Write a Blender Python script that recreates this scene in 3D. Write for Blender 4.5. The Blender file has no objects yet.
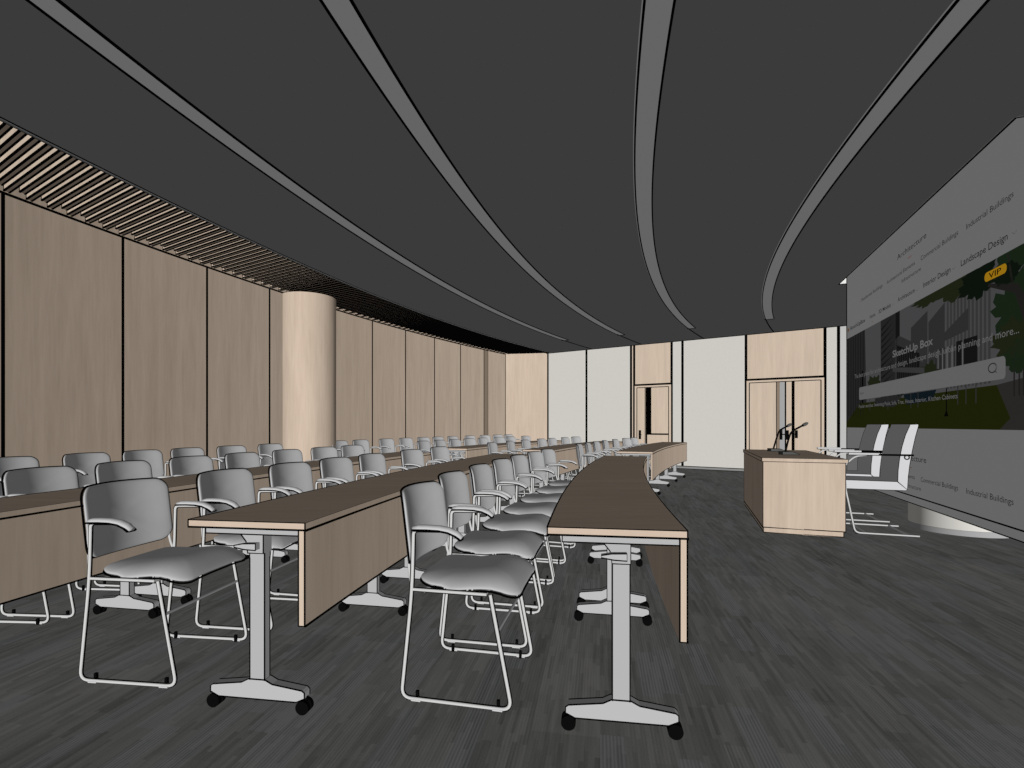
import bpy, math
from math import sin, cos, pi, atan2, hypot, sqrt
from mathutils import Vector, Matrix

SC = bpy.context.scene
COL = SC.collection
# ------------------------------------------------------------------ layout
CX, CY = 26.0, -1.97          # centre of the curved room
CEIL = 3.28
R_WALL = 31.45                # curved timber wall
R_SOF = 30.10                 # inner edge of the slatted zone
TH_BACK = 0.603               # end wall
TH_NEAR = -0.01
def P(R, th, z=0.0):
    return Vector((CX - R * cos(th), CY + R * sin(th), z))

# ------------------------------------------------------------------ materials
def s2l(c):
    c /= 255.0
    return c / 12.92 if c <= 0.04045 else ((c + 0.055) / 1.055) ** 2.4
def lin(rgb):
    return tuple(min(s2l(v), 0.99) for v in rgb) + (1.0,)
MATS = {}
def base_mat(name):
    m = bpy.data.materials.new(name); m.use_nodes = True
    nt = m.node_tree; b = nt.nodes['Principled BSDF']
    b.inputs['Roughness'].default_value = 0.9
    b.inputs['Specular IOR Level'].default_value = 0.0
    MATS[name] = m
    return m, nt, b
def plain(name, rgb, var=0.0, scale=40, emit=0.0):
    m, nt, b = base_mat(name)
    c = lin(rgb)
    if var > 0:
        tc = nt.nodes.new('ShaderNodeTexCoord')
        n = nt.nodes.new('ShaderNodeTexNoise'); n.inputs['Scale'].default_value = scale; n.inputs['Detail'].default_value = 3
        r = nt.nodes.new('ShaderNodeMixRGB')
        r.inputs[1].default_value = tuple(v * (1 - var) for v in c[:3]) + (1,)
        r.inputs[2].default_value = tuple(min(v * (1 + var), 0.99) for v in c[:3]) + (1,)
        nt.links.new(tc.outputs['Object'], n.inputs['Vector'])
        nt.links.new(n.outputs['Fac'], r.inputs[0]); nt.links.new(r.outputs[0], b.inputs['Base Color'])
    else:
        b.inputs['Base Color'].default_value = c
    if emit:
        b.inputs['Emission Color'].default_value = c; b.inputs['Emission Strength'].default_value = emit
    return m
def wood(name, rgb, scale, amount=0.16, broad=0.5):
    m, nt, b = base_mat(name)
    L = nt.links.new
    tc = nt.nodes.new('ShaderNodeTexCoord')
    mp = nt.nodes.new('ShaderNodeMapping'); mp.inputs['Scale'].default_value = scale
    L(tc.outputs['Object'], mp.inputs['Vector'])
    n1 = nt.nodes.new('ShaderNodeTexNoise'); n1.inputs['Scale'].default_value = 5.0; n1.inputs['Detail'].default_value = 6
    n1.inputs['Roughness'].default_value = 0.65; n1.inputs['Distortion'].default_value = 0.35
    n2 = nt.nodes.new('ShaderNodeTexNoise'); n2.inputs['Scale'].default_value = 0.9; n2.inputs['Detail'].default_value = 2
    n2.inputs['Distortion'].default_value = 1.0
    L(mp.outputs[0], n1.inputs['Vector']); L(mp.outputs[0], n2.inputs['Vector'])
    mx = nt.nodes.new('ShaderNodeMath'); mx.operation = 'MULTIPLY_ADD'; mx.inputs[1].default_value = 1 - broad
    ml = nt.nodes.new('ShaderNodeMath'); ml.operation = 'MULTIPLY'; ml.inputs[1].default_value = broad
    L(n2.outputs['Fac'], ml.inputs[0]); L(n1.outputs['Fac'], mx.inputs[0]); L(ml.outputs[0], mx.inputs[2])
    cr = nt.nodes.new('ShaderNodeValToRGB')
    c = lin(rgb)
    d = tuple(v * (1 - amount * k) for v, k in zip(c[:3], (1.25, 1.4, 1.5))) + (1,)
    h = tuple(min(0.99, v * (1 + amount * 0.9)) for v in c[:3]) + (1,)
    cr.color_ramp.elements[0].position = 0.32; cr.color_ramp.elements[0].color = d
    cr.color_ramp.elements[1].position = 0.68; cr.color_ramp.elements[1].color = h
    L(mx.outputs[0], cr.inputs[0]); L(cr.outputs[0], b.inputs['Base Color'])
    return m

WOOD = wood('light_oak', (207, 188, 169), (7, 7, 0.5), 0.10)
WOODT = wood('light_oak_top', (212, 192, 173), (0.9, 9, 3), 0.08)
WALLW = plain('white_fabric_panel', (221, 218, 211), 0.05, 30)
WHITE = plain('white_paint', (243, 243, 240))
STRIP = plain('white_strip', (255, 255, 255))
CEILM = plain('grey_ceiling', (158, 158, 158))
BLACK = plain('black_edging', (6, 6, 6))
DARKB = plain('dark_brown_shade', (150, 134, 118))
BASEB = plain('dark_baseboard', (150, 150, 148))
CHAIR = plain('grey_chair_shell', (198, 198, 199), 0.02, 25)
PAD = plain('grey_arm_pad', (208, 208, 208))
TUBE = plain('pale_steel_tube', (212, 212, 211))
LEGM = plain('grey_leg_metal', (182, 182, 182))
FOOTM = plain('grey_foot_metal', (190, 190, 190))
RUBBER = plain('black_rubber', (14, 14, 14))
LEATH = plain('white_leather', (216, 216, 218), 0.02, 20)
COLM = plain('white_column', (232, 229, 222))
WOODB = wood('light_oak_lit', (221, 202, 182), (7, 7, 0.5), 0.08)  # same oak lightened, the end wall's stronger light painted into the colour
COLG = plain('pale_grey_panel', (205, 205, 203))
SKIRT = plain('grey_skirting', (176, 176, 176))
MICM = plain('dark_grey_mic', (88, 88, 86))
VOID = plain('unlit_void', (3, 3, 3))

def carpet():
    m, nt, b = base_mat('striped_carpet')
    L = nt.links.new; N = nt.nodes.new
    tc = N('ShaderNodeTexCoord')
    rot = N('ShaderNodeMapping'); rot.inputs['Rotation'].default_value = (0, 0, math.radians(9.9))
    L(tc.outputs['Object'], rot.inputs['Vector'])
    def noise(sc, detail=2, scale=1.0):
        mp = N('ShaderNodeMapping'); mp.inputs['Scale'].default_value = sc
        L(rot.outputs[0], mp.inputs['Vector'])
        n = N('ShaderNodeTexNoise'); n.inputs['Scale'].default_value = scale; n.inputs['Detail'].default_value = detail
        L(mp.outputs[0], n.inputs['Vector']); return n.outputs['Fac']
    # carpet tiles 0.25 x 1 m, each with its own tone
    mp = N('ShaderNodeMapping'); mp.inputs['Scale'].default_value = (4, 1, 1)
    L(rot.outputs[0], mp.inputs['Vector'])
    fl = N('ShaderNodeVectorMath'); fl.operation = 'FLOOR'; L(mp.outputs[0], fl.inputs[0])
    wn = N('ShaderNodeTexWhiteNoise'); wn.noise_dimensions = '2D'; L(fl.outputs[0], wn.inputs['Vector'])
    # fine regular pile lines
    sp = N('ShaderNodeSeparateXYZ'); L(rot.outputs[0], sp.inputs[0])
    sw = N('ShaderNodeMath'); sw.operation = 'MULTIPLY'; sw.inputs[1].default_value = 2 * pi / 0.0125
    L(sp.outputs[0], sw.inputs[0])
    sn = N('ShaderNodeMath'); sn.operation = 'SINE'; L(sw.outputs[0], sn.inputs[0])
    fine = noise((110, 5.0, 1), 1); mid = noise((26, 1.6, 1), 2); big = noise((1.3, 0.9, 1), 2)
    def lerp(a, amt):
        k = N('ShaderNodeMath'); k.operation = 'MULTIPLY_ADD'; k.inputs[1].default_value = amt
        L(a, k.inputs[0]); return k
    def add(*xs):
        prev = None
        for a, amt in xs:
            k = lerp(a, amt)
            if prev is None: k.inputs[2].default_value = 0.0
            else: L(prev, k.inputs[2])
            prev = k.outputs[0]
        return prev
    def cells(w, l):
        a = N('ShaderNodeMath'); a.operation = 'DIVIDE'; a.inputs[1].default_value = w; L(sp.outputs[0], a.inputs[0])
        fa = N('ShaderNodeMath'); fa.operation = 'FLOOR'; L(a.outputs[0], fa.inputs[0])
        r1 = N('ShaderNodeTexWhiteNoise'); r1.noise_dimensions = '1D'; L(fa.outputs[0], r1.inputs['W'])
        b_ = N('ShaderNodeMath'); b_.operation = 'DIVIDE'; b_.inputs[1].default_value = l; L(sp.outputs[1], b_.inputs[0])
        c_ = N('ShaderNodeMath'); c_.operation = 'ADD'; L(b_.outputs[0], c_.inputs[0]); L(r1.outputs['Value'], c_.inputs[1])
        fc = N('ShaderNodeMath'); fc.operation = 'FLOOR'; L(c_.outputs[0], fc.inputs[0])
        cb = N('ShaderNodeCombineXYZ'); L(fa.outputs[0], cb.inputs[0]); L(fc.outputs[0], cb.inputs[1])
        r2 = N('ShaderNodeTexWhiteNoise'); r2.noise_dimensions = '2D'; L(cb.outputs[0], r2.inputs['Vector'])
        return r2
    strand = cells(.018, .22); band = cells(.085, .42); tile = cells(.25, 1.0)
    grain = noise((160, 160, 1), 1)
    # strand lines show strongly only inside some patches
    gate = N('ShaderNodeMath'); gate.operation = 'POWER'; gate.inputs[1].default_value = 1.6; L(band.outputs['Value'], gate.inputs[0])
    lines = N('ShaderNodeMath'); lines.operation = 'MULTIPLY'; L(sn.outputs[0], lines.inputs[0]); L(gate.outputs[0], lines.inputs[1])
    v = add((strand.outputs['Value'], 0.26), (band.outputs['Value'], 0.20), (tile.outputs['Value'], 0.18), (fine, 0.34), (big, 0.25), (grain, 0.25), (lines.outputs[0], 0.17))
    cr = N('ShaderNodeValToRGB')
    cr.color_ramp.elements[0].position = 0.30; cr.color_ramp.elements[0].color = lin((126, 127, 124))
    cr.color_ramp.elements[1].position = 1.15; cr.color_ramp.elements[1].color = lin((201, 200, 195))
    cr.color_ramp.elements[1].position = 1.0
    L(v, cr.inputs[0])
    tint = N('ShaderNodeMixRGB'); tint.blend_type = 'MULTIPLY'; tint.inputs[2].default_value = (.97, .98, 1.05, 1)
    tg = N('ShaderNodeMath'); tg.operation = 'GREATER_THAN'; tg.inputs[1].default_value = .72; L(band.outputs['Value'], tg.inputs[0])
    L(tg.outputs[0], tint.inputs[0]); L(cr.outputs[0], tint.inputs[1]); L(tint.outputs[0], b.inputs['Base Color'])
    return m
CARPET = carpet()

# ------------------------------------------------------------------ mesh builder
class MB:
    def __init__(self): self.v = []; self.f = []; self.m = []; self.s = []; self.mats = []
    def mi(self, mat):
        if mat not in self.mats: self.mats.append(mat)
        return self.mats.index(mat)
    def add(self, vs, fs, mat, smooth=False):
        o = len(self.v); k = self.mi(mat)
        self.v += [tuple(x) for x in vs]
        for f in fs:
            self.f.append([i + o for i in f]); self.m.append(k); self.s.append(smooth)
    def hexa(self, b, t, mat):       # 4 bottom + 4 top corners
        self.add(list(b) + list(t), [(3, 2, 1, 0), (4, 5, 6, 7), (0, 1, 5, 4), (1, 2, 6, 5), (2, 3, 7, 6), (3, 0, 4, 7)], mat)
    def box(self, a, b, mat, F=None):
        (x0, y0, z0), (x1, y1, z1) = a, b
        q = [(x0, y0), (x1, y0), (x1, y1), (x0, y1)]
        lo = [(x, y, z0) for x, y in q]; hi = [(x, y, z1) for x, y in q]
        if F: lo = [F(*p) for p in lo]; hi = [F(*p) for p in hi]
        self.hexa(lo, hi, mat)
    def tube(self, pts, r, mat, n=8, closed=False, caps=True, up=None):
        pts = [Vector(p) for p in pts]; N = len(pts); rings = []
        prev = None
        for i, p in enumerate(pts):
            if closed: t = (pts[(i + 1) % N] - pts[i - 1])
            else: t = pts[min(i + 1, N - 1)] - pts[max(i - 1, 0)]
            t.normalize()
            if prev is None:
                a = Vector((0, 0, 1)) if abs(t.z) < 0.9 else Vector((0, 1, 0))
                u = t.cross(a).normalized()
            else:
                u = (prev - t * prev.dot(t)).normalized()
            prev = u; w = t.cross(u)
            rr = r[i] if isinstance(r, (list, tuple)) else r
            rings.append([p + (u * cos(2 * pi * (k + .5) / n) + w * sin(2 * pi * (k + .5) / n)) * rr for k in range(n)])
        vs = [q for ring in rings for q in ring]; fs = []
        for i in range(N if closed else N - 1):
            j = (i + 1) % N
            for k in range(n):
                fs.append((i * n + k, i * n + (k + 1) % n, j * n + (k + 1) % n, j * n + k))
        self.add(vs, fs, mat, smooth=n > 4)
        if not closed and caps:
            self.add(rings[0], [tuple(range(n))[::-1]], mat); self.add(rings[-1], [tuple(range(n))], mat)
    def bead(self, pts, r=0.003, mat=None, closed=False):
        self.tube(pts, r * 1.2, mat or BLACK, n=4, closed=closed)
    def prism(self, poly, F, d0, d1, mat):
        """poly in (a, b); F(a, b, d) -> point"""
        n = len(poly)
        vs = [F(a, b, d0) for a, b in poly] + [F(a, b, d1) for a, b in poly]
        fs = [tuple(range(n))[::-1], tuple(range(n, 2 * n))] + [(i, (i + 1) % n, (i + 1) % n + n, i + n) for i in range(n)]
        self.add(vs, fs, mat)
    def arc_slab(self, R0, R1, t0, t1, z0, z1, mat, n=48, edge=None):
        vs = []; fs = []
        for i in range(n + 1):
            th = t0 + (t1 - t0) * i / n
            vs += [P(R0, th, z0), P(R1, th, z0), P(R1, th, z1), P(R0, th, z1)]
        for i in range(n):
            for k in range(4):
                fs.append((i * 4 + k, i * 4 + (k + 1) % 4, i * 4 + 4 + (k + 1) % 4, i * 4 + 4 + k))
        fs += [(3, 2, 1, 0), (n * 4, n * 4 + 1, n * 4 + 2, n * 4 + 3)]
        self.add(vs, fs, mat)
    def arc_bead(self, R, z, t0, t1, r, n=48):
        self.bead([P(R, t0 + (t1 - t0) * i / n, z) for i in range(n + 1)], r)
    def cyl(self, c, r, z0, z1, mat, n=48, smooth=True):
        vs = [(c[0] + r * cos(2 * pi * k / n), c[1] + r * sin(2 * pi * k / n), z) for z in (z0, z1) for k in range(n)]
        self.add(vs, [(k, (k + 1) % n, (k + 1) % n + n, k + n) for k in range(n)], mat, smooth)
        self.add(vs[n:], [tuple(range(n))], mat)
    def cushion(self, outline, F, T, mat, rings=8, pw=5.0, pipe=None, pipe_h=-0.3, pipe_out=1.004):
        """closed pad: outline = list of (a, b) about 0; F(a, b, h) -> point"""
        n = len(outline); vs = []; fs = []
        rs = [0.0, .3, .55, .72, .84, .92, .97, .992, 1.0]
        def H(r): return 0.5 * T * sqrt(max(0.0, 1 - r ** pw))
        for side in (1, -1):
            o = len(vs)
            vs.append(F(0, 0, side * H(0)))
            for r in rs[1:]:
                vs += [F(a * r, b * r, side * H(r)) for a, b in outline]
            for k in range(n):
                f = (o, o + 1 + k, o + 1 + (k + 1) % n)
                fs.append(f if side > 0 else f[::-1])
            for i in range(len(rs) - 2):
                for k in range(n):
                    a0 = o + 1 + i * n + k; a1 = o + 1 + i * n + (k + 1) % n
                    f = (a0, a0 + n, a1 + n, a1)
                    fs.append(f if side > 0 else f[::-1])
        # weld rims
        rim1 = 1 + (len(rs) - 2) * n; half = 1 + (len(rs) - 1) * n; rim2 = half + rim1
        fs = [tuple(i - rim2 + rim1 if i >= rim2 else i for i in f) for f in fs]
        vs = vs[:rim2]
        self.add(vs, fs, mat, smooth=True)
        if pipe:
            self.tube([F(a * pipe_out, b * pipe_out, pipe_h * T) for a, b in outline], pipe, BLACK, n=5, closed=True)
    def build(self, name, parent=None, loc=None, rotz=0.0, **props):
        me = bpy.data.meshes.new(name)
        me.from_pydata(self.v, [], self.f)
        for m in self.mats: me.materials.append(m)
        me.polygons.foreach_set('material_index', self.m)
        me.polygons.foreach_set('use_smooth', self.s)
        me.update()
        o = bpy.data.objects.new(name, me); COL.objects.link(o)
        if loc is not None: o.location = loc
        o.rotation_euler = (0, 0, rotz)
        if parent: o.parent = parent
        for k, v in props.items(): o[k] = v
        return o
def empty(name, loc=(0, 0, 0), rotz=0.0, **props):
    o = bpy.data.objects.new(name, None); COL.objects.link(o)
    o.empty_display_size = 0.1; o.location = loc; o.rotation_euler = (0, 0, rotz)
    for k, v in props.items(): o[k] = v
    return o
def copy_tree(o, parent=None):
    c = o.copy(); COL.objects.link(c)
    if parent: c.parent = parent
    for ch in list(o.children): copy_tree(ch, c)
    return c
def round_path(pts, r, n=5):
    pts = [Vector(p) for p in pts]; out = [pts[0]]
    for i in range(1, len(pts) - 1):
        a, b, c = pts[i - 1], pts[i], pts[i + 1]
        d1 = (a - b); d2 = (c - b); rr = min(r[i - 1] if isinstance(r, (list, tuple)) else r, d1.length * .45, d2.length * .45)
        p0 = b + d1.normalized() * rr; p1 = b + d2.normalized() * rr
        for k in range(n + 1):
            t = k / n
            out.append(p0 * (1 - t) ** 2 + b * 2 * t * (1 - t) + p1 * t * t)
    out.append(pts[-1]); return out
def rrect(w, h, r, n=6, side=3):
    out = []
    for cx, cy, a0 in ((w - r, h - r, 0), (-w + r, h - r, pi / 2), (-w + r, -h + r, pi), (w - r, -h + r, 1.5 * pi)):
        arc = [(cx + r * cos(a0 + pi / 2 * k / n), cy + r * sin(a0 + pi / 2 * k / n)) for k in range(n + 1)]
        if out:
            p, q = out[-1], arc[0]
            out += [(p[0] + (q[0] - p[0]) * k / side, p[1] + (q[1] - p[1]) * k / side) for k in range(1, side)]
        out += arc
    p, q = out[-1], out[0]
    out += [(p[0] + (q[0] - p[0]) * k / side, p[1] + (q[1] - p[1]) * k / side) for k in range(1, side)]
    return out

# ------------------------------------------------------------------ room shell
# local frame of the presentation side: T0 = ceiling slot corner, v along the screen, u away from the audience
T0 = Vector((3.54, 3.55, 0)); V = Vector((0.331, 0.944, 0)).normalized(); U = Vector((V.y, -V.x, 0))
def SU(t, u, z): return T0 + V * t + U * u + Vector((0, 0, z))
WALL_U = 0.86
def back_hit(u):       # t at which the line (u = const) meets the end wall
    d = Vector((-sin(TH_BACK), -cos(TH_BACK), 0)); q = P(25, TH_BACK)
    a = SU(0, u, 0); return (q - a).dot(d) / V.dot(d)
def ngon(mb, pts, mat, flip=False):
    mb.add(pts, [tuple(range(len(pts)))[::-1] if flip else tuple(range(len(pts)))], mat)

fl = MB()
arc = [P(R_WALL + .05, TH_NEAR + (TH_BACK + .02 - TH_NEAR) * i / 60, 0) for i in range(61)]
corner = SU(back_hit(2.0), 2.0, 0); near = SU(-5.6, 2.0, 0)
top = arc + [corner, near]
bot = [p - Vector((0, 0, .1)) for p in top]
n_ = len(top)
fl.add(top + bot, [tuple(range(n_))[::-1], tuple(range(n_, 2 * n_))] + [(i, (i + 1) % n_, (i + 1) % n_ + n_, i + n_) for i in range(n_)], CARPET)
fl.build('floor', kind='structure')

ce = MB()
SLW, SLT = 0.36, 4.46         # ceiling slot above the screen
tb0 = back_hit(0); tb1 = back_hit(WALL_U)
A = [P(R_SOF, TH_NEAR + (TH_BACK - TH_NEAR) * i / 80, CEIL) for i in range(81)] + [SU(tb0, 0, CEIL), SU(-5.5, 0, CEIL)]
for z, fl_ in ((0, True), (0.08, False)):
    ngon(ce, [p + Vector((0, 0, z)) for p in A], CEILM, fl_)
    for q in ([(SLT, 0), (tb0, 0), (tb1, WALL_U), (SLT, WALL_U)], [(SLT, WALL_U), (back_hit(WALL_U), WALL_U), (back_hit(2.0), 2.0), (SLT, 2.0)], [(-5.5, 0), (0, 0), (0, WALL_U), (-5.5, WALL_U)], [(0, SLW), (SLT, SLW), (SLT, WALL_U), (0, WALL_U)]):
        ngon(ce, [SU(t, u, CEIL + z) for t, u in q], CEILM)
# slot lining
ce.box((0, -.015, CEIL), (SLT, 0.0, CEIL + .4), WHITE, lambda t, u, z: SU(t, u, z))
ce.box((SLT, 0, CEIL), (SLT + .02, SLW, CEIL + .4), WHITE, lambda t, u, z: SU(t, u, z))
ce.box((-.02, 0, CEIL), (0, SLW, CEIL + .4), WHITE, lambda t, u, z: SU(t, u, z))
ce.box((-.02, SLW, CEIL), (SLT, SLW + .02, CEIL + .4), WHITE, lambda t, u, z: SU(t, u, z))
ce.box((-.02, -.015, CEIL + .4), (SLT + .02, SLW + .02, CEIL + .42), WHITE, lambda t, u, z: SU(t, u, z))
ce.bead([SU(0, SLW, CEIL), SU(0, 0, CEIL), SU(SLT, 0, CEIL), SU(SLT, .3, CEIL)], .007)
# fascia of the dropped ceiling toward the slats, with its two edge lines
ce.arc_slab(R_SOF - .005, R_SOF + .02, TH_NEAR, TH_BACK, CEIL - .012, CEIL + .30, CEILM, 80)
ce.arc_bead(R_SOF - .006, CEIL - .004, TH_NEAR, TH_BACK, .006, 100)
ce.arc_bead(R_SOF + .03, CEIL - .004, TH_NEAR, TH_BACK, .006, 100)
# upper ceiling above the slats
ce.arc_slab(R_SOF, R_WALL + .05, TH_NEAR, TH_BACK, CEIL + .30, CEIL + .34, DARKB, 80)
# junction line with the end wall and seams that continue the light strips
def back_pt(R, off, z):       # off = distance out of the end wall toward the camera
    return P(R, TH_BACK, z) + Vector((-sin(TH_BACK), -cos(TH_BACK), 0)) * off
ce.bead([back_pt(31.4, .012, CEIL - .004), back_pt(22.0, .012, CEIL - .004)], .012)
for R in (28.79, 27.33, 25.73, 24.17):
    ce.bead([P(R, .535 + .068 * i / 6, CEIL - .004) for i in range(7)], .011)
ce.build('ceiling', kind='structure')

# pale curved strips let into the ceiling
for k, R in enumerate((24.095, 25.655, 27.27, 28.735)):
    b = MB(); t1 = .5325 if k == 0 else .541
    b.arc_slab(R - .075, R + .075, TH_NEAR, t1, CEIL - .006, CEIL + .02, STRIP, 110)
    b.arc_bead(R - .075, CEIL - .008, TH_NEAR, t1, .0078, 110)
    b.arc_bead(R + .075, CEIL - .008, TH_NEAR, t1, .0078, 110)
    b.bead([P(R - .075, t1, CEIL - .008), P(R + .10, t1, CEIL - .008)], .009)
    b.arc_slab(R + .079, R + .088, TH_NEAR, t1, CEIL - .004, CEIL + .01, STRIP, 110)
    b.build('trim_%d' % (k + 1), kind='structure')

# timber slats over the curved wall
sl = MB(); i = 0; q = -1.76     # all slats are parallel, q = distance across them
TS = .545
EB = Vector((cos(TS), -sin(TS), 0)); NB = Vector((-sin(TS), -cos(TS), 0)); CC = Vector((CX, CY, 0))
def SLP(R, q, z): return CC - EB * sqrt(R * R - q * q) + NB * q + Vector((0, 0, z))
while q < 15.6:
    Ro = R_WALL - (.03 if i % 2 else .14)
    z0 = CEIL + .012; zt = z0 + .085; w_ = .040
    lo = [SLP(R_SOF + .035, q, z0), SLP(Ro, q, z0), SLP(Ro, q + w_, z0), SLP(R_SOF + .035, q + w_, z0)]
    sl.hexa(lo, [p + Vector((0, 0, zt - z0)) for p in lo], WOOD)
    for dd in (0.0, w_):
        sl.bead([SLP(R_SOF + .04, q + dd, z0), SLP(Ro, q + dd, z0)], .0080)
    sl.bead([SLP(Ro, q + w_, z0), SLP(Ro, q + w_, zt)], .004)
    q += .086; i += 1
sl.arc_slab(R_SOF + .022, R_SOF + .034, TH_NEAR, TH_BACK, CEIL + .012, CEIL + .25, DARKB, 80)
sl.build('trim_5', kind='structure')

# curved timber wall
wl = MB()
wl.arc_slab(R_WALL, R_WALL + .1, TH_NEAR, TH_BACK + .004, 0, CEIL + .30, WOOD, 90)
seams = [.2136 - .0363 * k for k in (5, 4, 3, 2, 1)] + [.2136, .2498, .2861, .3220, .3712, .4061, .4423, .4783, .5145, .5505, .5862]
for t in seams:
    a = .015 / R_WALL
    wl.arc_slab(R_WALL - .004, R_WALL + .01, t - a, t + a, 0, CEIL, BLACK, 1)
wl.arc_slab(R_WALL - .003, R_WALL + .01, .5512, .5566, 0, CEIL, DARKB, 1)
wl.arc_slab(R_WALL - .0025, R_WALL + .01, .5566, .5572, 0, CEIL, BLACK, 1)
wl.arc_slab(R_WALL - .006, R_WALL + .01, TH_NEAR, TH_BACK, CEIL - .012, CEIL + .012, BLACK, 90)
wl.build('wall_left', kind='structure')

# end wall, built panel by panel with the two door recesses left open
bw = MB()
def bbox(mb, Ra, Rb, z0, z1, o0, o1, mat): mb.box((Rb, o0, z0), (Ra, o1, z1), mat, lambda R, o, z: back_pt(R, o, z))
D2 = (27.55, 26.545); D1 = (24.772, 23.164); DH = 2.20
W = .14
for Ra, Rb, m in ((31.50, 30.26, WOODB), (30.26, 28.977, WALLW), (28.977, 27.645, WALLW), (27.645, 27.55, WOODB), (26.545, 26.268, WALLW), (26.268, 24.772, WALLW), (23.164, 22.913, WALLW), (22.913, 21.5, COLG)):
    bbox(bw, Ra, Rb, 0, CEIL + (.3 if Ra > R_SOF else .0), -W, 0, m)
for (Ra, Rb) in (D2, D1): bbox(bw, Ra, Rb, DH, CEIL, -W, 0, WOODB)
def vseam(R, w=.06, z0=0, z1=CEIL): bbox(bw, R + w / 2, R - w / 2, z0, z1, 0, .004, BLACK)
for R in (30.26, 28.977, 27.645, 27.555, 26.545, 26.268, 24.772, 23.164, 22.913): vseam(R)
# oak panel added across the curved wall's corner, canted to catch more light
bw.hexa([P(31.45, .5865), P(30.28, .6028), P(30.28, .606), P(31.5, .606)], [P(31.45, .5865, CEIL + .3), P(30.28, .6028, CEIL + .3), P(30.28, .606, CEIL + .3), P(31.5, .606, CEIL + .3)], WOOD)
for (Ra, Rb) in (D2, D1):
    bbox(bw, Ra, Rb, DH - .02, DH + .02, 0, .006, BLACK)
bw.build('wall_back', kind='structure')
bb = MB()
for Ra, Rb in ((31.3, 27.55), (26.545, 24.772), (23.164, 22.95)):
    bbox(bb, Ra, Rb, 0, .07, 0, .012, BASEB)
    bb.bead([back_pt(Ra, .014, .07), back_pt(Rb, .014, .07)], .010)
    bb.bead([back_pt(Ra, .014, .006), back_pt(Rb, .014, .006)], .008)
bb.build('baseboard_back', kind='structure')

def door_frame(name, Ra, Rb):
    e = empty(name, back_pt((Ra + Rb) / 2, 0, 0), 0, kind='structure')
    inv = Matrix.Translation(-e.location)
    def sub(mb, nm, par=e, **kw):
        mb.v = [tuple(Vector(p) - e.location) for p in mb.v]
        return mb.build(nm, par, **kw)
    f = MB()
    bbox(f, Ra - .015, Ra - .075, 0, DH - .02, -.10, .012, WOODB)
    bbox(f, Rb + .075, Rb + .015, 0, DH - .02, -.10, .012, WOODB)
    bbox(f, Ra - .015, Rb + .015, DH - .08, DH - .02, -.10, .014, WOODB)
    for R in (Ra - .075, Rb + .075): f.bead([back_pt(R, .014, 0), back_pt(R, .014, DH - .08)], .009)
    f.bead([back_pt(Ra - .075, .016, DH - .08), back_pt(Rb + .075, .016, DH - .08)], .010)
    f.bead([back_pt(Ra - .015, .016, DH - .02), back_pt(Rb + .015, .016, DH - .02)], .010)
    sub(f, 'door_frame')
    return e, sub
def handle(mb, R, z0, z1, off, d=1):
    bbox(mb, R + .03, R - .03, z0, z1, off, off + .02, RUBBER)
    mb.tube([back_pt(R, off + .02, (z0 + z1) / 2), back_pt(R, off + .06, (z0 + z1) / 2), back_pt(R + d * .12, off + .06, (z0 + z1) / 2)], .013, RUBBER)

# double door (far aisle), one leaf ajar with a dark gap
e, sub = door_frame('door_2', *D2)
m = MB(); bbox(m, 27.475, 27.26, 0, DH - .08, -.06, -.02, WOODB); m.bead([back_pt(27.26, -.018, 0), back_pt(27.26, -.018, DH - .08)], .008); leaf = sub(m, 'door_leaf')
m = MB(); bbox(m, 27.09, 26.62, .90, DH - .08, -.06, -.02, WOODB); bbox(m, 27.24, 26.62, 0, .86, -.06, -.02, WOODB)
bbox(m, 27.09, 26.62, .86, .90, -.055, -.02, BLACK); bbox(m, 27.24, 27.20, 0, .86, -.02, -.017, BLACK)
sub(m, 'door_leaf')
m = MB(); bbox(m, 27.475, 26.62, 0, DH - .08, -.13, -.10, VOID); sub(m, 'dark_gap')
m = MB(); handle(m, 27.40, .74, .98, -.02, -.5); sub(m, 'door_handle')
# double door (by the screen)
e, sub = door_frame('door_1', *D1)
m = MB(); bbox(m, 24.697, 24.125, 0, DH - .08, -.06, -.02, WOODB); m.bead([back_pt(24.125, -.018, 0), back_pt(24.125, -.018, DH - .08)], .007); sub(m, 'door_leaf')
m = MB(); bbox(m, 24.125, 24.06, 0, DH - .08, -.075, -.04, DARKB); bbox(m, 24.06, 23.96, 0, DH - .08, -.09, -.05, SKIRT)
bbox(m, 23.955, 23.925, 0, DH - .08, -.06, -.03, BLACK); bbox(m, 23.925, 23.82, 0, DH - .08, -.07, -.035, WOODB); sub(m, 'door_stile')
m = MB(); bbox(m, 23.755, 23.239, 0, DH - .08, -.06, -.02, WOODB); sub(m, 'door_leaf')
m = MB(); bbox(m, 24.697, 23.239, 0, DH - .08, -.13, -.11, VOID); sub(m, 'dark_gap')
m = MB(); handle(m, 24.03, .78, 1.03, -.02, -.8); handle(m, 23.90, .78, 1.0, -.02, -.6); handle(m, 23.72, .82, 1.0, -.02, .4); sub(m, 'door_handle')

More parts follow.
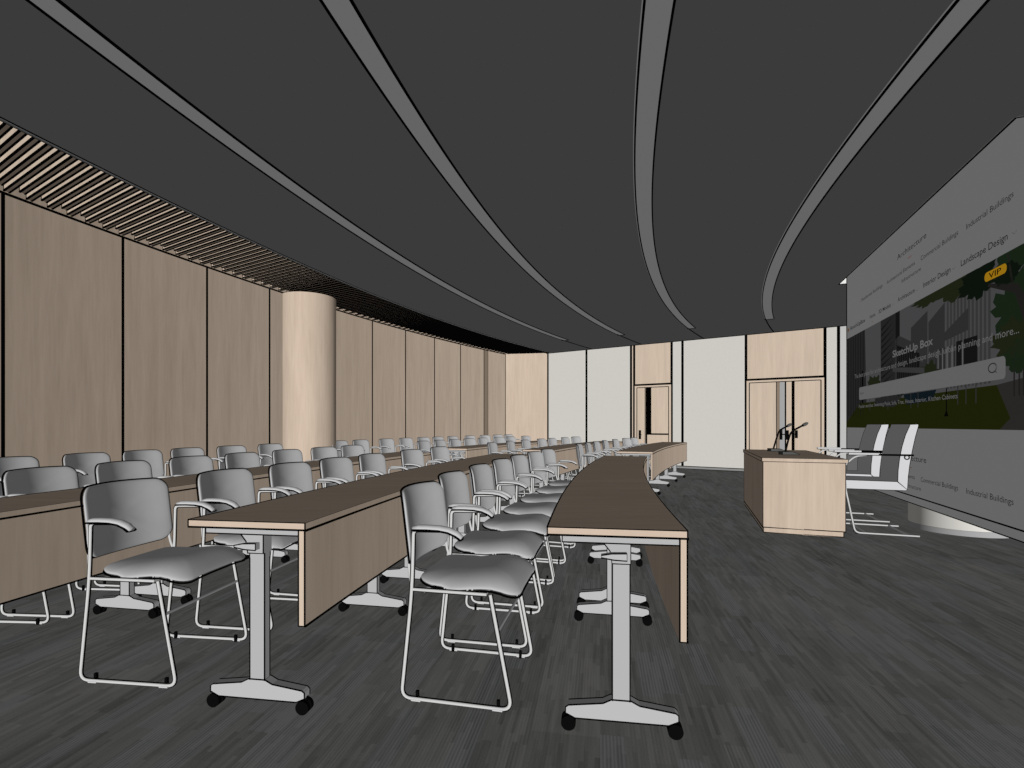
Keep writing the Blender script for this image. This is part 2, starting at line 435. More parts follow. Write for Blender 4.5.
# wall behind the screen
wr = MB()
JT, JU = 6.4, 1.9
SUF = lambda t, u, z: SU(t, u, z)
wr.box((-5.5, WALL_U, 0), (JT, WALL_U + .1, CEIL + .1), WHITE, SUF)
wr.box((JT, WALL_U, 0), (JT + .1, JU + .1, CEIL + .1), WHITE, SUF)
wr.box((JT, JU, 0), (back_hit(JU) + .03, JU + .1, CEIL + .1), WHITE, SUF)
wr.build('wall_right', kind='structure')
br = MB()
br.box((-5.4, WALL_U - .012, 0), (JT, WALL_U, .16), BASEB, SUF)
br.bead([SU(-5.4, WALL_U - .014, .012), SU(JT, WALL_U - .014, .012)], .008)
br.bead([SU(-5.4, WALL_U - .014, .16), SU(JT, WALL_U - .014, .16)], .004)
br.build('baseboard_right', kind='structure')

def column(cx, cy, r, mat, name, skirt=True, **kw):
    e = empty(name, (cx, cy, 0), 0, **kw)
    b = MB(); b.cyl((0, 0), r, 0, CEIL + (0 if mat is not WOOD else .0), mat, 64)
    b.bead([(r * cos(2 * pi * k / 64), r * sin(2 * pi * k / 64), CEIL - .005) for k in range(64)], .005, closed=True)
    b.build('column_shaft', e)
    if skirt:
        s = MB(); s.cyl((0, 0), r + .012, 0, .055, SKIRT, 64); s.build('skirting_ring', e)
    return e
column(-3.45, 8.57, .44, WOOD, 'timber_column', skirt=False, label='round timber clad column standing against the curved timber panel wall', category='column')
column(4.824, 5.44, .44, COLM, 'white_column', label='white round column whose foot shows below the big presentation screen', category='column')

# ------------------------------------------------------------------ screen
P0 = T0 + U * 0.08
def SP(t, z, off=0.0): return P0 + V * t - U * off + Vector((0, 0, z))
SANG = atan2(V.y, V.x)
scr = empty('projection_screen', SP(2.1, 0), SANG, label='huge wall-like display panel showing a web page with a search bar', category='screen')
SINV = Matrix.Rotation(-SANG, 4, 'Z') @ Matrix.Translation(-scr.location)
def sbuild(mb, name, **kw):
    mb.v = [tuple(SINV @ Vector(p)) for p in mb.v]
    return mb.build(name, scr, **kw)
TS0, TS1, ZT = 0.015, 4.33, CEIL + .30
m = MB(); m.box((TS0, 0, .29), (TS1, -.08, ZT), STRIP, lambda t, o, z: SP(t, z, o))
m.bead([SP(TS1, .29, 0), SP(TS1, ZT, 0)], .008); sbuild(m, 'panel')
m = MB(); m.box((TS0, 0, .29), (TS1, .012, .368), STRIP, lambda t, o, z: SP(t, z, o))
m.bead([SP(TS0, .368, .012), SP(TS1, .368, .012)], .006); m.bead([SP(TS0, .29, .012), SP(TS1, .29, .012)], .005); sbuild(m, 'bottom_frame')

def pc(name, rgb): return plain('page_' + name, rgb)
sky = pc('sky', (172, 172, 175)); tow = pc('tower', (98, 98, 99)); tow2 = pc('tower_pale', (120, 120, 121)); tdk = pc('tower_dark', (62, 62, 62))
glass = pc('glass', (138, 138, 138)); gr = pc('grass', (84, 92, 38)); pa = pc('path', (112, 108, 105)); tr = pc('leaves', (84, 94, 62)); trd = pc('leaves_dark', (46, 62, 48))
trg = pc('leaves_green', (70, 96, 66)); trunk = pc('trunk', (88, 84, 80)); pond = pc('pond', (52, 72, 84)); ink = pc('ink', (90, 90, 92)); inkl = pc('ink_light', (130, 130, 130))
lt = pc('light_text', (240, 240, 240)); bar = pc('search_bar', (238, 238, 240)); red = pc('red_mark', (250, 150, 130)); blk = pc('black_mark', (30, 30, 30))
VIPM = plain('vip_badge', (255, 190, 40), emit=0.16); LOGO = pc('logo', (225, 160, 90))
pic = MB()
def poly(pts, mat, off):
    pic.add([SP(t, z, off) for t, z in pts], [tuple(range(len(pts)))], mat)
def rect(t0, z0, t1, z1, mat, off): poly([(t0, z0), (t1, z0), (t1, z1), (t0, z1)], mat, off)
HB = 2.41
rect(TS0, 1.083, 4.315, HB, sky, .002)
L1, L2, L3, L4, L5, L6 = .003, .004, .005, .006, .007, .008
# towers (t runs from the far end, 4.3, to the near end, 0)
poly([(4.315, 1.12), (4.315, HB), (3.50, HB), (3.42, 1.20)], tow, L1)
for i in range(7): rect(4.24 - i * .11, 1.25, 4.215 - i * .11, HB, tdk, L2)
poly([(2.90, 1.45), (2.90, HB), (2.34, HB), (2.34, 1.45)], tow, L1)
for i in range(13):
    z = 2.40 - i * .075; poly([(2.88, z - .09), (2.88, z - .12), (2.45, z - .0), (2.45, z + .0)], tdk, L2)
rect(2.42, 1.9, 2.30, HB, tdk, L2)
poly([(2.44, 1.46), (2.44, 2.10), (2.32, 2.13), (1.72, 1.92), (1.72, 1.50)], tow2, L2)
poly([(2.38, 1.60), (2.38, 2.03), (1.78, 1.86), (1.78, 1.62)], tdk, L3)
for i in range(9): rect(2.34 - i * .06, 1.62, 2.325 - i * .06, 1.98 - i * .015, tow, L4)
poly([(2.5, 1.74), (2.5, 1.79), (1.66, 1.70), (1.66, 1.64)], glass, L5)
poly([(2.0, 1.6), (2.0, 2.16), (1.60, 2.26), (1.60, 1.6)], tow2, L1)
poly([(1.58, 1.6), (1.58, 2.14), (1.24, 2.26), (1.24, 1.6)], tow2, L1)
for i in range(12): rect(1.20 - i * .062, 1.45, 1.165 - i * .062, HB, glass, L1)
poly([(1.24, 1.9), (1.24, 1.98), (.82, 2.12), (.82, 1.93)], tow2, L2)
for i in range(14): rect(1.42 - i * .045, 1.50, 1.405 - i * .045, 1.84, bar if i % 2 else tow, L3)
for i, w in enumerate((.10, .14, .09)): rect(1.02 - i * .13, 1.5, 1.02 - w - i * .13, 1.86, tdk, L4)
rect(3.62, 1.42, 3.57, 1.86, blk, L3)
# grass, pond and path
poly([(4.315, 1.083), (4.315, 1.16), (3.73, 1.42), (.40, 1.43), (.22, 1.17), (.36, 1.083)], gr, L2)
poly([(.36, 1.083), (.22, 1.17), (.40, 1.43), (TS0, 1.46), (TS0, 1.083)], pa, L2)
poly([(3.1, 1.36), (3.1, 1.46), (2.2, 1.46), (2.45, 1.33)], tow, L3)
poly([(2.1, 1.34), (2.2, 1.46), (1.4, 1.46), (1.5, 1.36)], pond, L3)
for t in (3.3, 2.66, 2.0, 1.82, 1.0, .86, .70): rect(t, 1.30, t - .016, 1.47, tow2, L4)
for t in (.18, .12, .07): rect(t, 1.33, t - .018, 1.75, trunk, L4)
poly([(1.25, 1.20), (1.16, 1.20), (1.19, 1.25), (1.19, 1.46), (1.21, 1.46), (1.21, 1.25)], blk, L4)
# foliage
def blob(ct, cz, rt, rz, mat, off, seed=0, n=46, j=.10):
    pts = []
    for k in range(n):
        a = 2 * pi * k / n
        w = 1 + j * sin(5 * a + seed) * .6 + j * sin(11 * a + 2.3 * seed) * .7 + j * .5 * sin(23 * a + seed * 1.7)
        t = ct + rt * w * cos(a); z = cz + rz * w * sin(a)
        pts.append((min(max(t, TS0 + .002), 4.3), min(z, HB - .001)))
    poly(pts, mat, off)
blob(1.50, 2.385, .42, .075, tr, L3, 1, j=.16); blob(1.02, 2.36, .36, .12, tr, L3, 2, j=.16)
blob(.66, 2.30, .30, .13, trd, L4, 3, j=.16); blob(.20, 2.34, .20, .12, trg, L4, 4); blob(.26, 2.25, .16, .08, trd, L5, 5)
blob(.14, 1.98, .30, .22, trg, L3, 6, j=.2); blob(.18, 1.75, .26, .14, tr, L4, 7, j=.2); blob(.10, 1.62, .2, .12, trg, L4, 8)
blob(3.15, 1.62, .26, .13, tr, L3, 9, j=.2); blob(2.3, 1.55, .22, .09, trd, L5, 10, j=.2); blob(1.56, 1.62, .2, .12, tr, L4, 11, j=.2)
poly([(.50, 2.24), (.52, 2.22), (.16, 2.08), (.06, 1.86), (TS0, 1.86), (TS0, 2.0), (.12, 2.14)], trunk, L5)
poly([(.26, 2.40), (.24, 2.40), (.16, 2.1), (.19, 2.1)], trunk, L5)
sbuild(pic, 'display_picture')
# search bar
sb = MB()
o_ = rrect((3.735 - .284) / 2, .0865, .035)
sb.add([SP(1.995 + a, 1.554 + b, .010) for a, b in o_], [tuple(range(len(o_)))], bar)
ring = [SP(.435 + .055 * cos(2 * pi * k / 20), 1.565 + .036 * sin(2 * pi * k / 20), .012) for k in range(20)]
sb.bead(ring, .004, ink, closed=True); sb.bead([SP(.400, 1.540, .012), SP(.380, 1.522, .012)], .0025, ink)
sbuild(sb, 'search_bar')
vb = MB(); o_ = rrect(.15, .037, .034)
vb.add([SP(.405 + a, 2.297 + b, .010) for a, b in o_], [tuple(range(len(o_)))], VIPM); sbuild(vb, 'vip_badge')
for t, z, w in ((2.03, 2.925, .05), (3.205, 2.455, .022), (3.70, 2.83, .018), (2.03, .66, .05)):
    mk = MB(); mk.add([SP(t + w, z, .004), SP(t - w, z, .004), SP(t - w, z + .008, .004), SP(t + w, z + .008, .004)], [(0, 1, 2, 3)], red); sbuild(mk, 'red_underline')
mk = MB(); mk.add([SP(4.25 + .035 * cos(k * pi / 3), 2.535 + .028 * sin(k * pi / 3), .004) for k in range(6)], [tuple(range(6))], LOGO); sbuild(mk, 'logo_mark')
for t in (.17, 1.06, 1.84, 2.50):
    mk = MB(); mk.bead([SP(t + .03, 2.535, .004), SP(t, 2.515, .004), SP(t - .03, 2.535, .004)], .0016, inkl); sbuild(mk, 'menu_arrow')

def caption(body, tL, tR, zb, h, mat, off=.011, bold=0.0):
    cu = bpy.data.curves.new('caption', 'FONT'); cu.body = body; cu.size = 1.0; cu.offset = bold; cu.resolution_u = 3
    ob = bpy.data.objects.new('caption_text', cu); COL.objects.link(ob)
    dg = bpy.context.evaluated_depsgraph_get(); me = bpy.data.meshes.new_from_object(ob.evaluated_get(dg))
    bpy.data.objects.remove(ob)
    xs = [v.co.x for v in me.vertices]; x0, x1 = min(xs), max(xs)
    for v in me.vertices:
        t = tL + (tR - tL) * (v.co.x - x0) / (x1 - x0); z = zb + v.co.y * h / 0.72
        v.co = SINV @ SP(t, z, off)
    me.materials.clear(); me.materials.append(mat)
    o = bpy.data.objects.new('caption', me); COL.objects.link(o); o.parent = scr
    return o
for dz in (0, -2.262):
    caption('Architecture', 2.376, 1.625, 3.0 + dz, .062, ink, .004)
    caption('Industrial Buildings', .851, .183, 2.795 + dz, .050, ink, .004)
    caption('Commercial Buildings', 1.752, .991, 2.803 + dz, .048, ink, .004)
    caption('Residential Buildings', 3.633, 2.835, 2.82 + dz, .044, ink, .004)
    caption('Architectural Elements', 2.696, 1.898, 2.81 + dz, .044, ink, .004)
    caption('Infrastructure', 2.245, 1.752, 2.706 + dz, .044, ink, .004)
caption('Landscape Design', .943, .256, 2.505, .058, ink, .004, .006)
caption('Interior Design', 1.696, 1.129, 2.513, .054, ink, .004, .006)
caption('Architecture', 2.36, 1.898, 2.52, .05, ink, .004, .006)
caption('3D Models', 2.974, 2.569, 2.514, .05, ink, .004, .006)
caption('Home', 3.299, 3.092, 2.514, .05, ink, .004, .006)
caption('SketchUpBox', 4.16, 3.48, 2.515, .055, ink, .004, .01)
caption('SketchUp Box', 2.49, 1.46, 1.905, .078, lt, .011, .022)
caption('The best place for architecture and design, landscape design, urban planning and more...', 3.915, .103, 1.782, .060, lt, .011)
caption('Search', 3.66, 3.52, 1.54, .036, inkl, .012)
caption('Popular searches: Swimming Pools, Sofa, Tree, House, Interior, Kitchen Cabinets', 3.727, .984, 1.357, .046, lt, .011)
caption('VIP', .490, .322, 2.275, .045, blk, .012, .01)

# ------------------------------------------------------------------ curved tables
def foot_profile():
    return [(-.20, .086), (-.20, .064), (-.165, .048), (.165, .048), (.20, .064), (.20, .086), (.190, .094), (.065, .110), (.035, .125), (-.035, .125), (-.065, .110), (-.190, .094)]
def make_leg(proto_parent):
    """leg frame: x = outward radius, y = along the arc, z up"""
    m = MB()
    m.box((-.031, -.016, .12), (.031, .016, .62), LEGM)
    m.box((-.033, -.018, .6), (.033, .018, .625), LEGM)
    for x in (-.031, .031):
        for y in (-.016, .016): m.bead([(x, y, .12), (x, y, .62)], .0024)
    m.bead([(-.033, -.019, .62), (.033, -.019, .62)], .0022)
    m.prism([(-.033, .62), (.033, .62), (.033, .69), (.033, .703), (-.070, .703), (-.060, .690), (-.040, .665)], lambda a, b, d: (a, d, b), -.026, .026, LEGM)
    pr = [(.033, .62), (.033, .703), (-.070, .703), (-.060, .690), (-.040, .665), (-.033, .62)]
    m.bead([(a, -.027, b) for a, b in pr], .0024, closed=True)
    return m
legm = make_leg(None)
footm = MB(); fp = foot_profile()
footm.prism(fp, lambda a, b, d: (a, d, b), -.018, .018, FOOTM)
footm.bead([(a, -.019, b) for a, b in fp], .0024, closed=True)
footm.bead([(a, .019, b) for a, b in fp[4:]], .0024)
castm = MB()
for y0, y1 in ((-.021, -.004), (.004, .021)):
    n = 18
    for rr in (.027,):
        vs = [(rr * cos(2 * pi * k / n), y, .0275 + rr * sin(2 * pi * k / n)) for y in (y0, y1) for k in range(n)]
        castm.add(vs, [(k, (k + 1) % n, (k + 1) % n + n, k + n) for k in range(n)] + [tuple(range(n))[::-1], tuple(range(n, 2 * n))], RUBBER)
castm.box((-.012, -.006, .02), (.012, .006, .066), RUBBER)
railm = MB(); railm.box((-.212, -.030, .694), (.212, -.012, .719), LEGM)
for z in (.694, .719): railm.bead([(-.212, -.0305, z), (.212, -.0305, z)], .0026)
for x in (-.212, .212): railm.bead([(x, -.0305, .694), (x, -.0305, .719)], .0024)
levm = MB(); levm.prism([(.018, .638), (.018, .664), (-.035, .662), (-.072, .655), (-.072, .647), (-.03, .640)], lambda a, b, d: (a, d, b), -.052, -.027, FOOTM)
levm.bead([(a, -.053, b) for a, b in [(.018, .638), (.018, .664), (-.035, .662), (-.072, .655), (-.072, .647), (-.03, .640)]], .0024, closed=True)
LEG_MESH = {}
def table(name, Rin, Rout, t0, t1, legs, label):
    org = P((Rin + Rout) / 2, t0, 0)
    e = empty(name, org, 0, label=label, category='table', group='curved training tables')
    def sub(mb, nm, par=e):
        mb.v = [tuple(Vector(p) - org) for p in mb.v]; return mb.build(nm, par)
    m = MB(); m.arc_slab(Rin, Rout, t0, t1, .722, .75, WOODT, 60); n_w = len(m.f)
    # edge band keeps the upright oak grain
    m.arc_slab(Rin - .0015, Rin, t0, t1, .7225, .7495, WOOD, 60)
    m.arc_bead(Rout, .7495, t0, t1, .0034, 60); m.arc_bead(Rout, .7225, t0, t1, .0034, 60)
    m.arc_bead(Rin - .001, .7215, t0, t1, .0052, 60); m.arc_bead(Rin - .001, .7495, t0, t1, .0024 if Rin < 26 else .0008, 60)
    for t in (t0, t1):
        for z in (.7225, .7495): m.bead([P(Rin, t, z), P(Rout, t, z)], .0020 if z > .74 else .0040)
        for R in (Rin, Rout): m.bead([P(R, t, .722), P(R, t, .75)], .0026)
    sub(m, 'tabletop')
    m = MB(); m.arc_slab(Rin + .001, Rin + .026, t0, t1, .36, .7215, WOOD, 60)
    m.arc_bead(Rin, .36, t0, t1, .0042, 60)
    for t in (t0, t1):
        m.bead([P(Rin + .001, t, .36), P(Rin + .001, t, .722)], .0030); m.bead([P(Rin + .026, t, .36), P(Rin + .026, t, .722)], .0028)
        m.bead([P(Rin, t, .36), P(Rin + .027, t, .36)], .0022)
    sub(m, 'modesty_panel')
    Rc = (Rin + Rout) / 2
    for th in legs:
        loc = P(Rc - .02, th, 0) - org      # local +x = inward radius, local -y = toward the near end
        # local +x -> outward radius ; outward direction = (-cos th, sin th)
        rz = atan2(-sin(th), cos(th))
        def mk(mb, nm, par, l, r):
            if nm not in LEG_MESH:
                o = mb.build(nm, par); LEG_MESH[nm] = o.data
            else:
                o = bpy.data.objects.new(nm, LEG_MESH[nm]); COL.objects.link(o); o.parent = par
            o.location = l; o.rotation_euler = (0, 0, r); return o
        lg = mk(legm, 'leg', e, loc, rz)
        mk(footm, 'foot', lg, (0, 0, 0), 0)
        for x in (-.19, .19): mk(castm, 'castor', lg, (x, 0, 0), 0)
        mk(railm, 'support_rail', lg, (-.02 + .02, 0, 0), 0)
        mk(levm, 'fold_lever', lg, (0, 0, 0), 0)
    return e
ROWS = {1: (25.66, 26.15), 2: (27.06, 27.55), 3: (28.47, 28.95), 4: (29.87, 30.36)}
LEGS_A = {1: (.1478, .188, .1965, .2347, .2435, .281, .2895, .3095), 2: (.1458, .1836, .2037, .238, .246, .28, .3085),
          3: (.135, .173, .181, .215, .223, .257, .265, .309), 4: (.135, .18, .22, .26, .309)}
LEGS_B = {1: (.358, .402, .447, .482, .516), 2: (.358, .40, .44, .48, .516), 3: (.358, .40, .44, .48, .516), 4: (.358, .40, .44, .48, .52, .57)}
RN = {1: 'front', 2: 'second', 3: 'third', 4: 'rearmost'}
for r, (a, b) in ROWS.items():
    if r == 4: continue              # the last row of chairs stands along the wall without a table
    table('curved_table', a, b, {1: .146, 2: .1437, 3: .115, 4: .115}[r], .313, LEGS_A[r], {
        1: 'curved oak table closest to the presenter desk, its end standing toward the camera',
        2: 'curved oak table in the second row, near side of the cross aisle',
        3: 'curved oak table in the third row, near side of the cross aisle'}[r])
    table('curved_table', a, b, .354, .52 if r < 4 else .578, LEGS_B[r], {
        1: 'short-looking curved oak table beyond the front one, ending near the white wall panel',
        2: 'curved oak table in the second row, beyond the cross aisle',
        3: 'curved oak table in the third row, beyond the cross aisle'}[r])

# ------------------------------------------------------------------ audience chair
# chair frame: +x forward, y sideways, origin under the rear end of the runners
def make_chair():
    e = empty('conference_chair')
    W2 = .235; r = .0070
    for s in (-1, 1):
        y = s * W2; m = MB()
        fp_ = round_path([(.375, y, .452), (.462, y, r + .001), (.0, y, r + .001), (.047, y, .45), (.053, y, .694), (.20, y, .698)], [.045, .045, .2, .022], 6)
        m.tube(fp_, r, TUBE, n=10)
        # dark edge lines running along both sides of the tube
        for sg in (-1, 1):
            off = []
            for q in range(len(fp_)):
                d = (fp_[min(q + 1, len(fp_) - 1)] - fp_[max(q - 1, 0)]).normalized()
                off.append(fp_[q] + Vector((d.z, 0, -d.x)) * (r * 1.15) * sg)
            m.bead(off, .0027)
        m.tube([(.047, y, .452), (.36, y, .452)], r * .9, TUBE, n=8)
        m.bead([(.047, y, .452 + r), (.36, y, .452 + r)], .0026); m.bead([(.047, y, .452 - r), (.36, y, .452 - r)], .0026)
        m.tube(round_path([(.046, y, .455), (.03, y - s * .012, .52), (.018, y - s * .02, .66)], .03), r * .9, TUBE, n=8)
        sf = m.build('side_frame', e)
        for x in (.065, .405):
            g = MB(); g.box((x - .006, y - s * .018, .0), (x + .006, y - s * .006, .035), RUBBER); g.box((x - .02, y - .008, .0005), (x + .02, y + .008, .007), PAD)
            g.build('glide', sf)
        # arm pad
        a = MB()
        sec = []
        path = [(.058, .704), (.085, .706), (.12, .707), (.17, .706), (.21, .700), (.24, .688), (.262, .672)]
        n = 12; ya = y + s * .012
        rings = []
        for i, (x, z) in enumerate(path):
            j = min(i + 1, len(path) - 1); k = max(i - 1, 0)
            dx, dz = path[j][0] - path[k][0], path[j][1] - path[k][1]; l = hypot(dx, dz); nx, nz = -dz / l, dx / l
            wy = .021 if 0 < i < len(path) - 1 else .015; hz = .0125 if 0 < i < len(path) - 1 else .009
            rings.append([(x + nx * hz * sin(2 * pi * q / n), ya + wy * cos(2 * pi * q / n), z + nz * hz * sin(2 * pi * q / n)) for q in range(n)])
        vs = [p for rg in rings for p in rg]; fs = []
        for i in range(len(rings) - 1):
            for q in range(n): fs.append((i * n + q, i * n + (q + 1) % n, (i + 1) * n + (q + 1) % n, (i + 1) * n + q))
        fs += [tuple(range(n))[::-1], tuple((len(rings) - 1) * n + q for q in range(n))]
        a.add(vs, fs, PAD, smooth=True)
        for yy in (-.0205, .0205):
            a.bead([(x, ya + yy, z - .006) for x, z in path], .0042)
        a.bead([(x, ya, z - .012) for x, z in path[:-1]], .0042)
        a.bead([(.262, ya - .016, .665), (.262, ya + .016, .665)], .0026)
        a.build('armrest', e)
    m = MB(); m.tube([(.405, -W2, .31), (.405, W2, .31)], .0062, LEGM, n=8); m.build('stretcher', e)
    m = MB()
    for x in (.10, .35): m.tube([(x, -W2, .449), (x, W2, .449)], .008, TUBE, n=8)
    m.build('seat_rail', e)
    # seat
    def seat(a, b, h):
        x = .270 + a
        z = .486 - .012 * math.exp(-((x - .17) / .1) ** 2) + .005 * math.exp(-((x - .36) / .09) ** 2)
        if x > .38: z -= 3.2 * (x - .38) ** 2 + .05 * (x - .38)
        w = 1 - .10 * max(0, (.22 - x) / .2)
        z -= .02 * (abs(b) / .22) ** 4 * (1 if x > .2 else .4) - .006
        return (x + h * .25 * (1 if x > .42 else 0), b * w, z + h)
    m = MB(); m.cushion(rrect(.216, .230, .07, 7, 7), seat, .040, CHAIR, pw=4.5, pipe=.0046, pipe_h=-.25, pipe_out=1.003)
    m.build('seat', e)
    # backrest (concave toward the sitter)
    def back(a, b, h):       # a: sideways, b: vertical
        z = .687 + b; zz = (z - .52) / .34
        cur = -.062 * (1 - (a / .23) ** 2)
        x = .047 - .042 * zz + cur + .010 * math.exp(-((z - .60) / .06) ** 2) * (1 - (a / .23) ** 2)
        nx = 1.0; ny = -.50 * (a / .23)
        l = hypot(nx, ny)
        zb = z - .012 * (1 - (a / .23) ** 2) * (1 if b < 0 else -.5)
        return (x + h * nx / l, a + h * ny / l, zb)
    m = MB(); m.cushion(rrect(.230, .153, .055, 7, 7), back, .034, CHAIR, pw=5, pipe=.0048, pipe_h=-.28, pipe_out=1.006)
    m.build('backrest', e)
    return e
proto = make_chair()
BACKR = {1: 26.70, 2: 28.08, 3: 29.43, 4: 30.80}
ORD = ['first', 'second', 'third', 'fourth', 'fifth', 'sixth', 'seventh', 'eighth', 'ninth', 'tenth', 'eleventh']
SPEC = [(1, 'a', 26.78, [.1613, .180, .2025, .2245, .2435, .2685, .288], [3, 1, 1, 3, 3, 5, 5]),
        (1, 'b', 26.65, [.351, .373, .394, .4185, .447, .478, .500], [-6, -7, -3, -5, -2, 5, 3]),
        (2, 'a', 28.12, [.157, .1785, .1985, .2195, .2405, .2705, .2965], [-2, -2, 0, 0, 0, 3, 3]),
        (2, 'b', 28.05, [.355, .383, .408, .437, .457, .484, .507], [-6, -8, -3, 0, 0, 0, 5]),
        (3, 'a', 29.44, [.157, .177, .195, .216, .236, .258, .280, .300], [-6, -6, -5, -3, -3, 0, 3, 3]),
        (3, 'b', 29.45, [.367, .384, .404, .424, .442, .468, .487, .513], [-4, -5, -3, 2, -2, 2, 0, 0]),
        (4, 'a', 30.87, [.203, .2235, .242, .260, .281, .303], [-6, -5, -3, -3, 0, 0]),
        (4, 'b', 30.88, [.355, .370, .397, .418, .440, .456, .477, .502, .525, .546, .564], [-5, -1, 0, 0, 0, -3, -2, 0, 2, 4, 0])]
ROWT = {1: 'front row', 2: 'second row', 3: 'third row', 4: 'tableless row along timber wall'}
first = True
for row, blk_, rad, ths, phis in SPEC:
    for _ in range(60):                       # neighbours never touch
        for q in range(len(ths) - 1):
            need = (.548 + .22 * abs(math.radians(phis[q] - phis[q + 1]))) / (rad - .25) - (ths[q + 1] - ths[q])
            if need > 0: ths[q] -= need / 2; ths[q + 1] += need / 2
    for k, th in enumerate(ths):
        c = proto if first else copy_tree(proto)
        first = False
        rk = rad - (.08 if row == 1 and blk_ == 'a' else .0) * k / 6
        if blk_ == 'a' and k < 2: rk += {1: (-.035, .0), 2: (.085, .045), 3: (.0, .0), 4: (.0, .0)}[row][k]
        p = P(rk, th, 0)
        c.location = p
        c.rotation_euler = (0, 0, -th - math.radians(phis[k]))
        where = 'near block' if blk_ == 'a' else 'block beyond the cross aisle'
        c['label'] = '%s grey armchair from the camera, %s, %s' % (ORD[k], ROWT[row], where)
        c['category'] = 'chair'; c['group'] = 'grey sled base armchairs in curved rows'

# ------------------------------------------------------------------ presenter desk
DO = Vector((2.615, 5.26, 0))
DU, DV = U, V
dl, dw = 1.92, .74
ang = atan2(DU.y, DU.x)       # local x -> U ; local y -> V
desk = empty('presenter_desk', DO, ang, label='boxy oak presenter desk with two gooseneck microphones, facing the curved rows', category='desk')
m = MB(); m.box((0, 0, .055), (dw, dl, .742), WOOD)
for x in (0, dw):
    for y in (0, dl): m.bead([(x, y, .055), (x, y, .742)], .0035)
m.bead([(0, dl, .742), (0, 0, .742), (dw, 0, .742)], .006)
m.bead([(0, dl, .057), (0, 0, .057), (dw, 0, .057), (dw, dl, .057)], .006)
m.build('desk_body', desk)
m = MB(); m.box((.010, .006, 0), (dw - .015, dl - .01, .055), WOOD)
m.bead([(.01, dl, .004), (.01, .006, .004), (dw - .015, .006, .004), (dw - .015, dl, .004)], .005); m.bead([(dw - .015, .006, .0), (dw - .015, .006, .055)], .004)
m.build('plinth', desk)
m = MB(); m.box((-.012, -.012, .742), (dw + .02, dl + .015, .776), WOODT)
q = [(-.012, -.012), (dw + .02, -.012), (dw + .02, dl + .015), (-.012, dl + .015)]
m.bead([(x, y, .7425) for x, y in q], .0035, closed=True)
m.bead([(-.012, -.012, .776), (-.012, dl + .015, .776), (dw + .02, dl + .015, .776), (dw + .02, -.012, .776)], .0028)
m.box((-.012, -.0135, .7435), (dw + .02, -.012, .775), WOOD)
m.bead([(-.012, -.012, .742), (-.012, -.012, .776)], .003); m.bead([(dw + .02, -.012, .742), (dw + .02, -.012, .776)], .003)
m.build('desk_top', desk)

def mic(loc, path, label, rz=0.0):
    e = empty('gooseneck_microphone', loc, rz, label=label, category='microphone')
    m = MB()
    prof = [(-.085, .0), (.11, .0), (.11, .006), (.03, .034), (-.085, .036)]
    m.prism(prof, lambda a, b, d: (a, d, b), -.045, .045, MICM)
    for y in (-.045, .045): m.bead([(a, y, b) for a, b in prof], .003, closed=True)
    m.build('base', e)
    m = MB(); pp = round_path(path, .09, 6); m.tube(pp, .0105, RUBBER, n=8); m.build('gooseneck', e)
    d = (Vector(path[-1]) - Vector(path[-2])).normalized(); h = Vector(path[-1])
    m = MB(); m.tube([h - d * .01, h, h + d * .02, h + d * .05, h + d * .068], [.008, .015, .019, .017, .006], MICM, n=12)
    m.tube([h - d * .012, h + d * .002], [.010, .016], RUBBER, n=12)
    m.build('mic_head', e)
ZD = .7800
mic((3.17, 5.80, ZD), [(-.03, 0, .03), (.0, 0, .16), (.035, 0, .265), (.17, 0, .335)], 'gooseneck microphone on the desk, the one closer to the camera', 0.0)
mic((3.42, 6.55, ZD), [(-.03, 0, .03), (.015, 0, .18), (.045, 0, .27), (.15, 0, .325)], 'gooseneck microphone on the desk, the one closer to the double door', 0.0)

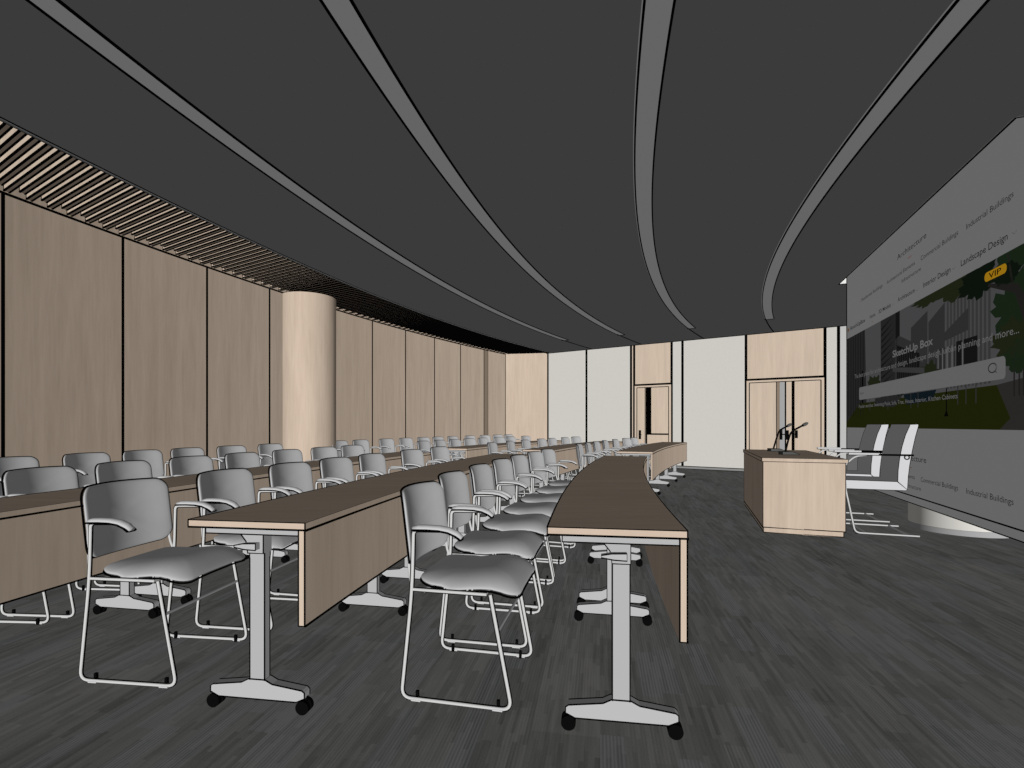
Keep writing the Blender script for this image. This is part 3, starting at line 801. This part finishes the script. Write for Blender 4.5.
# ------------------------------------------------------------------ presenter chairs
def presenter_chair(loc, rz, label):
    e = empty('presenter_chair', loc, rz, label=label, category='chair', group='white presenter chairs behind the desk')
    W = .25; X = lambda s: .275 - s
    # seat cushion and backrest as one profile each
    sp = [(X(-.06), .475), (X(-.06), .535), (X(-.04), .552), (X(.36), .548), (X(.37), .535), (X(.44), .462)]
    sp = [(X(-.11), .47), (X(-.115), .53), (X(-.095), .55), (X(.37), .547), (X(.455), .47), (X(.44), .46), (X(-.095), .46)]
    m = MB(); m.prism(sp, lambda a, b, d: (a, d, b), -W, W, LEATH)
    for y in (-W, W): m.bead([(a, y, b) for a, b in sp], .003, closed=True)
    for a, b in (sp[1], sp[0], sp[5]): m.bead([(a, -W, b), (a, W, b)], .003)
    m.build('seat', e)
    fr = [(.375, .548), (.378, .66), (.39, .78), (.41, .90), (.44, 1.02), (.472, 1.105), (.478, 1.125)]
    bk = [(.545, 1.128), (.548, 1.11), (.522, 1.0), (.496, .86), (.475, .72), (.463, .60), (.455, .47)]
    bp = [(X(s), z) for s, z in fr] + [(X(s), z) for s, z in bk]
    m = MB(); m.prism(bp, lambda a, b, d: (a, d, b), -W, W, LEATH)
    for y in (-W, W): m.bead([(a, y, b) for a, b in bp], .003, closed=True)
    m.bead([(X(.5), -W, 1.129), (X(.5), W, 1.129)], .003)
    m.build('backrest', e)
    for s_ in (-1, 1):
        y = s_ * (W + .02)
        m = MB()
        m.tube(round_path([(X(.55), y, .012), (X(0), y, .012), (X(-.085), y, .46), (X(-.10), y, .70), (X(.0), y, .80), (X(.10), y, .812)], .05, 5), .0085, TUBE, n=8)
        for zz in (.004, .020): m.bead([(X(.55), y, zz), (X(0.0), y, zz)], .003)
        for dx in (-.008, .008): m.bead([(X(0) + dx, y, .014), (X(-.085) + dx, y, .46), (X(-.10) + dx, y, .70)], .0028)
        m.build('side_frame', e)
        m = MB(); m.box((X(.20), y - .02, .812), (X(-.06), y + .02, .834), PAD)
        m.box((X(.50), y - .012, .808), (X(.18), y + .012, .826), BLACK)
        for yy in (-.02, .02): m.bead([(X(.20), y + yy, .812), (X(-.06), y + yy, .812)], .004)
        vs = [(X(.445) + .02 * cos(k * pi / 6), y, .795 + .02 * sin(k * pi / 6)) for k in range(12)]
        m.tube(vs, .006, RUBBER, n=6, closed=True)
        m.build('armrest', e)
    m = MB()
    for s in (.10, .46): m.tube([(X(s), -W - .02, .012), (X(s), W + .02, .012)], .009, TUBE, n=8)
    m.build('cross_bar', e)
rzc = atan2(-U.y, -U.x)
presenter_chair(Vector((3.885, 5.37, 0)), rzc, 'white leather armchair behind the desk, the one closer to the camera')
presenter_chair(Vector((3.885, 5.37, 0)) + V * .80, rzc, 'white leather armchair behind the desk, partly hidden by its twin')

# ------------------------------------------------------------------ light: a level sun from behind the viewer and an even fill
def sun(d, strength, name='sun_light'):
    l = bpy.data.lights.new(name, 'SUN'); l.energy = strength; l.angle = 0.0; l.use_shadow = False
    o = bpy.data.objects.new(name, l); COL.objects.link(o); o.location = (0, 0, 6)
    o.rotation_euler = (-Vector(d)).to_track_quat('-Z', 'Y').to_euler()
    return o
sun((.048, -.999, 0), pi * .885)
AMB = .133
for s in (-1, 1):
    for ax in range(3):
        d = [0, 0, 0]; d[ax] = s; sun(d, pi * AMB * 4 / 15, 'fill_light')
for a in (-1, 1):
    for b in (-1, 1):
        for c in (-1, 1): sun(Vector((a, b, c)).normalized(), pi * AMB * 4 * 3 / 40, 'fill_light')
w = bpy.data.worlds.new('world'); SC.world = w; w.use_nodes = True
w.node_tree.nodes['Background'].inputs[0].default_value = (0.02, 0.02, 0.02, 1)
w.node_tree.nodes['Background'].inputs[1].default_value = 0.3

# ------------------------------------------------------------------ camera
cam = bpy.data.cameras.new('camera'); co = bpy.data.objects.new('camera', cam); COL.objects.link(co)
co.location = (0, 0, 1.12); co.rotation_euler = (pi / 2, 0, 0)
cam.sensor_width = 36; cam.lens = 505 / 1024 * 36; cam.shift_y = 41 / 1024; cam.clip_start = .05; cam.clip_end = 100
SC.camera = co
SC.view_settings.view_transform = 'Standard'; SC.view_settings.look = 'None'
SC.view_settings.gamma = 1.0; SC.view_settings.exposure = 0.0; SC.view_settings.use_curve_mapping = False
SC.cycles.diffuse_bounces = 0; SC.cycles.max_bounces = 4
